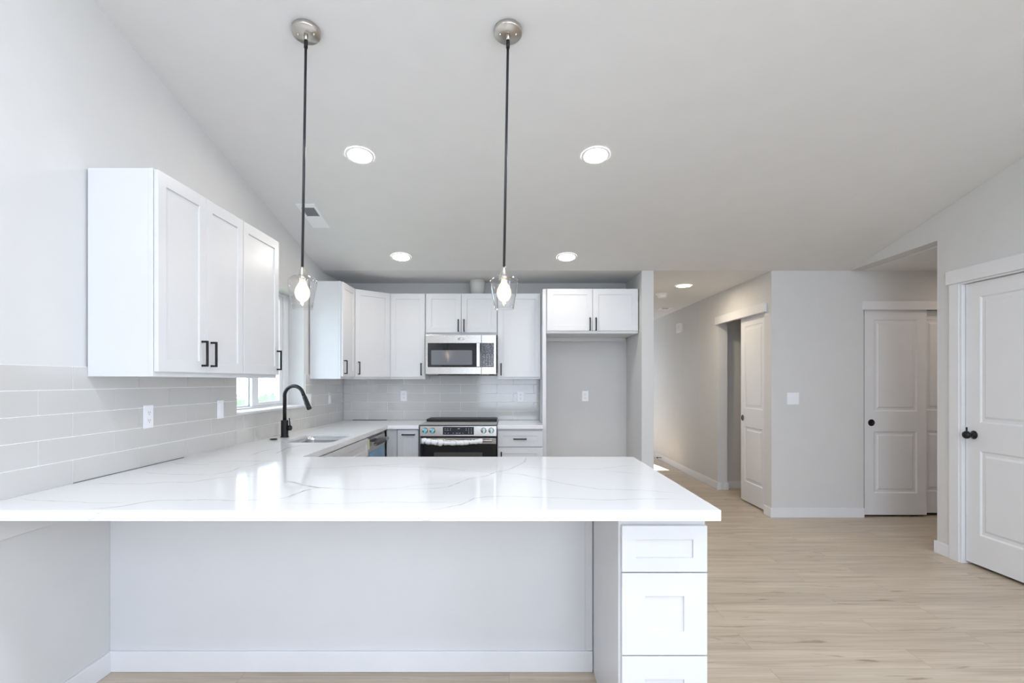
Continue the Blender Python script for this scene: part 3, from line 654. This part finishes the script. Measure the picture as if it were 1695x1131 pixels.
def plate(name, label, cat, loc, rz, gangs=1, kind='outlet', group=None):
    t = thing(name, label, cat, loc, rz, group)     # local: faces -y
    w = .072 if gangs == 1 else .118; h = .117
    MB().box(-w/2, w/2, -.006, -.0005, -h/2, h/2).build('cover_plate', plate_m, t, bevel=.002, local=True)
    for g in range(gangs):
        cx = (g-(gangs-1)/2)*.046
        if kind == 'outlet':
            for s in (-1, 1):
                r = MB().prism([(cx+x, s*.020+z) for x, z in rrect(-.0165, .0165, -.0145, .0145, .010)], XZ, -.0085, -.0061).build('receptacle', plate_m, t, local=True)
                MB().box(cx-.008, cx-.0055, -.0090, -.0086, s*.020-.002, s*.020+.007).box(cx+.0055, cx+.008, -.0090, -.0086, s*.020-.002, s*.020+.006).box(cx-.0022, cx+.0022, -.0090, -.0086, s*.020-.010, s*.020-.0055).build('slots', slot_m, r, local=True)
        elif kind == 'toggle':
            MB().box(cx-.005, cx+.005, -.0075, -.0061, -.012, .012).box(cx-.004, cx+.004, -.020, -.0074, -.002, .007).build('toggle', plate_m, t, bevel=.001, local=True, weld=False)
        else:
            MB().box(cx-.0165, cx+.0165, -.0095, -.0061, -.033, .033).build('rocker', plate_m, t, bevel=.0015, local=True)
    return t
plate('wall_outlet', 'white duplex outlet on the left tile backsplash nearest the camera', 'outlet', (XT, 2.745, 1.166), R90)
plate('rocker_switch', 'white rocker switch on the left tile backsplash just before the window', 'switch', (XT, 3.43, 1.167), R90, kind='rocker')
plate('rocker_switch', 'white double switch plate beside the far edge of the window', 'switch', (XT, 4.94, 1.172), R90, 2, 'rocker')
plate('rocker_switch', 'white single switch on the left wall tile near the back corner', 'switch', (XT, 5.52, 1.174), R90, kind='rocker')
plate('wall_outlet', 'white duplex outlet on the back tile left of the range', 'outlet', (-1.174, YB-.009, 1.183), 0)
plate('wall_outlet', 'white duplex outlet on the back tile right of the range', 'outlet', (.125, YB-.009, 1.176), 0)
plate('wall_outlet', 'white duplex outlet on the painted wall of the empty refrigerator space', 'outlet', (.845, YB, 1.180), 0)
plate('light_switch', 'white double toggle switch on the wall left of the closet door', 'switch', (2.80, 5.31, 1.175), 0, 2, 'toggle')
t = thing('door_chime', 'small white box high on the hallway wall', 'chime', (2.59, 8.13, 2.149))
MB().box(2.556, 2.589, 8.025, 8.235, 2.08, 2.218).build('cover', plate_m, t, bevel=.004); MB().box(2.5545, 2.5565, 8.05, 8.21, 2.10, 2.198).build('grille', trim_m, t)
t = thing('smoke_detector', 'round white smoke detector on the hallway ceiling', 'smoke detector', (1.90, 6.69, ZF))
MB().lathe([(.078, 0), (.078, -.012), (.070, -.016), (.062, -.017)], (1.90, 6.69, ZF-.0005)).lathe([(0, -.0005), (.078, -.0005)], (1.90, 6.69, ZF)).build('base', plate_m, t, weld=False)
MB().lathe([(.060, -.016), (.058, -.040), (.045, -.052), (0, -.053)], (1.90, 6.69, ZF)).build('cap', plate_m, t)
t = thing('ceiling_vent', 'small thin white ceiling vent with a dark slot far down the hallway', 'vent', (2.33, 8.05, ZF))
MB().box(2.24, 2.42, 7.95, 8.15, ZF-.006, ZF-.0005).build('frame', plate_m, t, bevel=.002); MB().box(2.28, 2.38, 8.0, 8.07, ZF-.0075, ZF-.0062).build('slot', vgrey_m, t)
t = thing('door_stop', 'small black door stop sticking out of the hallway baseboard', 'door stop', (2.575, 9.1, .05))
MB().tube([(2.5755, 9.1, .05), (2.508, 9.1, .052)], .005, 10).build('spring', black_m, t)
MB().tube([(2.512, 9.1, .052), (2.495, 9.1, .052)], .011, 12).build('tip', black_m, t)
# supply register in the sloped ceiling
t = thing('ceiling_register', 'white rectangular air register with a dark louvred half in the sloped ceiling', 'vent', (-1.55, 4.26, zc(4.26)))
ang = math.atan(SL)
def slope(u, v, w): return (-1.55+u, 4.26+v*math.cos(ang)+w*math.sin(ang)*-1, zc(4.26)-v*math.sin(ang)-w*math.cos(ang))
MB().grid([-.072, -.050, .050, .072], [-.185, -.135, .0, .185], [(-.050, .050, -.135, 0)], slope, .0005, .007).build('frame', plate_m, t, bevel=.002)
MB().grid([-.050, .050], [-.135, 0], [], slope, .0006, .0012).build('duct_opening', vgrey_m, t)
mm = MB()
for k in range(6): mm.grid([-.047+k*.0165, -.037+k*.0165], [-.134, -.001], [], slope, .0025, .004)
mm.build('louvres', mat('louvre_grey', (.26, .27, .28, 1), .5), t, weld=False)

# ------------------------------------------------------------------ recessed lights
def downlight(label, x, y, sloped, lm=led_m):
    t = thing('recessed_light', label, 'ceiling light', (x, y, zc(y)-.0008), 0, 'recessed ceiling lights')
    if sloped: t.rotation_euler = (-math.atan(SL), 0, 0)
    rot = bool(sloped)
    MB().lathe([(.092, 0), (.092, -.003), (.088, -.006), (.078, -.007), (.075, -.004)], (0, 0, 0), seg=48).build('trim_ring', plate_m, t, local=True)
    MB().lathe([(0, -.0035), (.0745, -.0035)], (0, 0, 0), seg=48).build('lens', lm, t, local=True)
    return t
downlight('recessed ceiling light, left one of the nearer pair', -.972, 3.497, True)
downlight('recessed ceiling light, right one of the nearer pair', .562, 3.497, True)
downlight('recessed ceiling light, left one of the farther pair above the cabinets', -1.005, 4.998, True)
downlight('recessed ceiling light, right one of the farther pair above the cabinets', .534, 4.998, True)
downlight('round recessed light in the flat hallway ceiling', 1.993, 6.14, False, led_hall_m)

# ------------------------------------------------------------------ pendants
def pendant(label, x):
    y = 2.554; zt = zc(y); zb = 1.862; dx = -.019
    t = thing('pendant_light', label, 'pendant light', (x, y, zt), 0, 'glass pendant lights over the peninsula')
    nrm = Vector((0, -math.sin(ang), -math.cos(ang)))       # out of the ceiling
    c = Vector((x, y, zt))
    can = MB().lathe([(.064, .0005), (.066, .003), (.066, .020), (.063, .024), (0, .0245)], c, nrm, 40).build('canopy', nickel_m, t)
    side = Vector((1, 0, 0)); 
    for s in (-1, 1):
        p = c+side*s*.038+nrm*.024; MB().lathe([(.006, 0), (.006, .004), (.003, .007), (0, .0075)], p, nrm, 14).build('canopy_screw', nickel_m, can)
    top = c+nrm*.024
    MB().tube([top, top+Vector((0, 0, -.030))], [.010, .008], 14).build('stem', nickel_m, t)
    bot = Vector((x+dx, y, zb+.02)); s0 = top+Vector((0, 0, -.028))
    rod = MB().tube([s0, bot], .0062, 14).build('rod', rod_m, t)
    MB().tube([s0, s0+(bot-s0).normalized()*.038], .0085, 14).build('coupling', black_m, rod)
    bx = x+dx
    MB().lathe([(0, .028), (.0085, .028), (.010, .022), (.022, -.016), (.024, -.020), (.024, -.034), (0, -.034)], (bx, y, zb), seg=32).build('socket_cap', nickel_m, t)
    MB().lathe([(.026, -.014), (.026, -.012), (.046, -.017), (.060, -.026), (.0665, -.038), (.067, -.050), (.061, -.090), (.053, -.130), (.0465, -.172),
                (.045, -.172), (.0515, -.130), (.0595, -.090), (.0655, -.050), (.065, -.039), (.0585, -.028), (.045, -.019), (.026, -.014)], (bx, y, zb), seg=48).build('shade', glass_m, t, weld=False)
    bulb = MB().lathe([(.013, -.034), (.015, -.046), (.024, -.060), (.0325, -.078), (.0350, -.096), (.0325, -.112), (.025, -.126), (.012, -.136), (0, -.139)], (bx, y, zb), seg=32).build('bulb', bulb_m, t)
    MB().tube([(bx, y, zb-.050), (bx, y, zb-.070), (bx, y, zb-.120), (bx, y, zb-.132)], [.004, .0085, .0085, .005], 10).build('filament', filament_m, bulb)
    return t
pendant('left pendant light with clear glass shade on a black rod over the peninsula', -.964)
pendant('right pendant light with clear glass shade on a black rod over the peninsula', -.006)

# ------------------------------------------------------------------ doors
def leaf(m, w, h, t, panels, sx=.118):
    """two-panel moulded door; local face at y=0 looking to -y"""
    zs = [0]+[z for p in panels for z in p]+[h]; xs = [0, sx, w-sx, w]
    for i in range(3):
        for j in range(len(zs)-1):
            if i == 1 and j % 2 == 1:
                for yy, sgn in ((0, 1), (t, -1)):
                    R = [(0, 0), (.010, .009), (.030, .009), (.046, .002)]
                    ring = [[(xs[1]+a, yy+sgn*b, zs[j]+a), (xs[2]-a, yy+sgn*b, zs[j]+a), (xs[2]-a, yy+sgn*b, zs[j+1]-a), (xs[1]+a, yy+sgn*b, zs[j+1]-a)] for a, b in R]
                    V = [v for r in ring for v in r]
                    Fc = [(q*4+k, q*4+(k+1) % 4, (q+1)*4+(k+1) % 4, (q+1)*4+k) for q in range(3) for k in range(4)]+[(12, 13, 14, 15)]
                    m.add(V, Fc)
            else:
                for yy in (0, t): m.add([(xs[i], yy, zs[j]), (xs[i+1], yy, zs[j]), (xs[i+1], yy, zs[j+1]), (xs[i], yy, zs[j+1])], [(0, 1, 2, 3)])
    for j in range(len(zs)-1):
        for x in (0, w): m.add([(x, 0, zs[j]), (x, t, zs[j]), (x, t, zs[j+1]), (x, 0, zs[j+1])], [(0, 1, 2, 3)])
    for i in range(3):
        for z in (0, h): m.add([(xs[i], 0, z), (xs[i+1], 0, z), (xs[i+1], t, z), (xs[i], t, z)], [(0, 1, 2, 3)])
PN = [(.215, .825), (1.025, 1.935)]
# right wall door
R270 = -PI/2      # faces -x
t = sroot('door_1', 'closed white two-panel door with a black knob in the right wall', 'door', (XR+.018, 3.977, .022), R270)
m = MB(); leaf(m, .815, 2.04, .035, PN); dl = m.build('door_leaf', door_m, t, local=True)
k = MB().lathe([(0, 0), (.030, 0), (.031, -.004), (.026, -.008), (.012, -.012), (.011, -.030), (.018, -.036), (.027, -.046), (.0285, -.058), (.024, -.070), (.012, -.076), (0, -.077)], (.07, 0, .935), (0, 1, 0), 32)
k.build('door_knob', black_m, dl, local=True)
MB().box(.004, .014, -.004, .0, .955, .985).build('latch_edge', black_m, dl, local=True)
tr = sroot('trim_1', 'white casing and header board around the door in the right wall', 'trim', (XR, 4.0, 0))
CT = .018
MB().box(XR-CT, XR, 4.001, 4.088, 0, 2.078).build('casing', trim_m, tr, bevel=.002)
MB().box(XR-CT, XR, 3.042, 3.129, 0, 2.078).build('casing', trim_m, tr, bevel=.002)
MB().box(XR-.026, XR, 3.02, 4.112, 2.0785, 2.180).build('header', trim_m, tr, bevel=.002)
MB().box(XR-.010, XR+.115, 3.983, 4.0005, .0, 2.066).box(XR-.010, XR+.115, 3.13, 3.150, .0, 2.066).box(XR-.010, XR+.115, 3.13, 4.0005, 2.066, 2.0783).build('door_jamb', trim_m, tr, bevel=.001, weld=False)
# closet sliding doors
t = sroot('door_2', 'white two-panel sliding closet door with a round black finger pull, in the passage', 'door', (3.520, 5.33, .022))
m = MB(); leaf(m, .618, 2.04, .035, PN, .095); dl = m.build('door_leaf', door_m, t, local=True)
MB().lathe([(0, -.001), (.026, -.001), (.028, -.003), (.032, -.003), (.034, 0)], (.070, 0, .913), (0, 1, 0), 32).build('finger_pull', black_m, dl, local=True)
t = sroot('door_3', 'second white sliding closet door behind the first, mostly hidden by the right wall', 'door', (4.09, 5.378, .030))
m = MB(); leaf(m, .618, 2.02, .035, PN, .075); m.build('door_leaf', door_m, t, local=True)
struct(MB().box(3.478, 4.76, 5.287, 5.309, 2.050, 2.136).build('trim_2', trim_m, bevel=.002), 'white header board above the sliding closet doors', 'trim')
# hallway sliding door
t = sroot('door_4', 'white two-panel sliding door half open on the hallway wall', 'door', (2.622, 6.085, .020), R270)
m = MB(); leaf(m, .610, 2.04, .035, PN, .095); dl = m.build('door_leaf', door_m, t, local=True)
MB().lathe([(0, -.001), (.026, -.001), (.028, -.003), (.032, -.003), (.034, 0)], (.045, 0, .915), (0, 1, 0), 32).build('finger_pull', black_m, dl, local=True)
struct(MB().box(2.560, 2.589, 5.405, 6.70, 2.047, 2.139).build('trim_3', trim_m, bevel=.002), 'white header board above the hallway sliding door', 'trim')
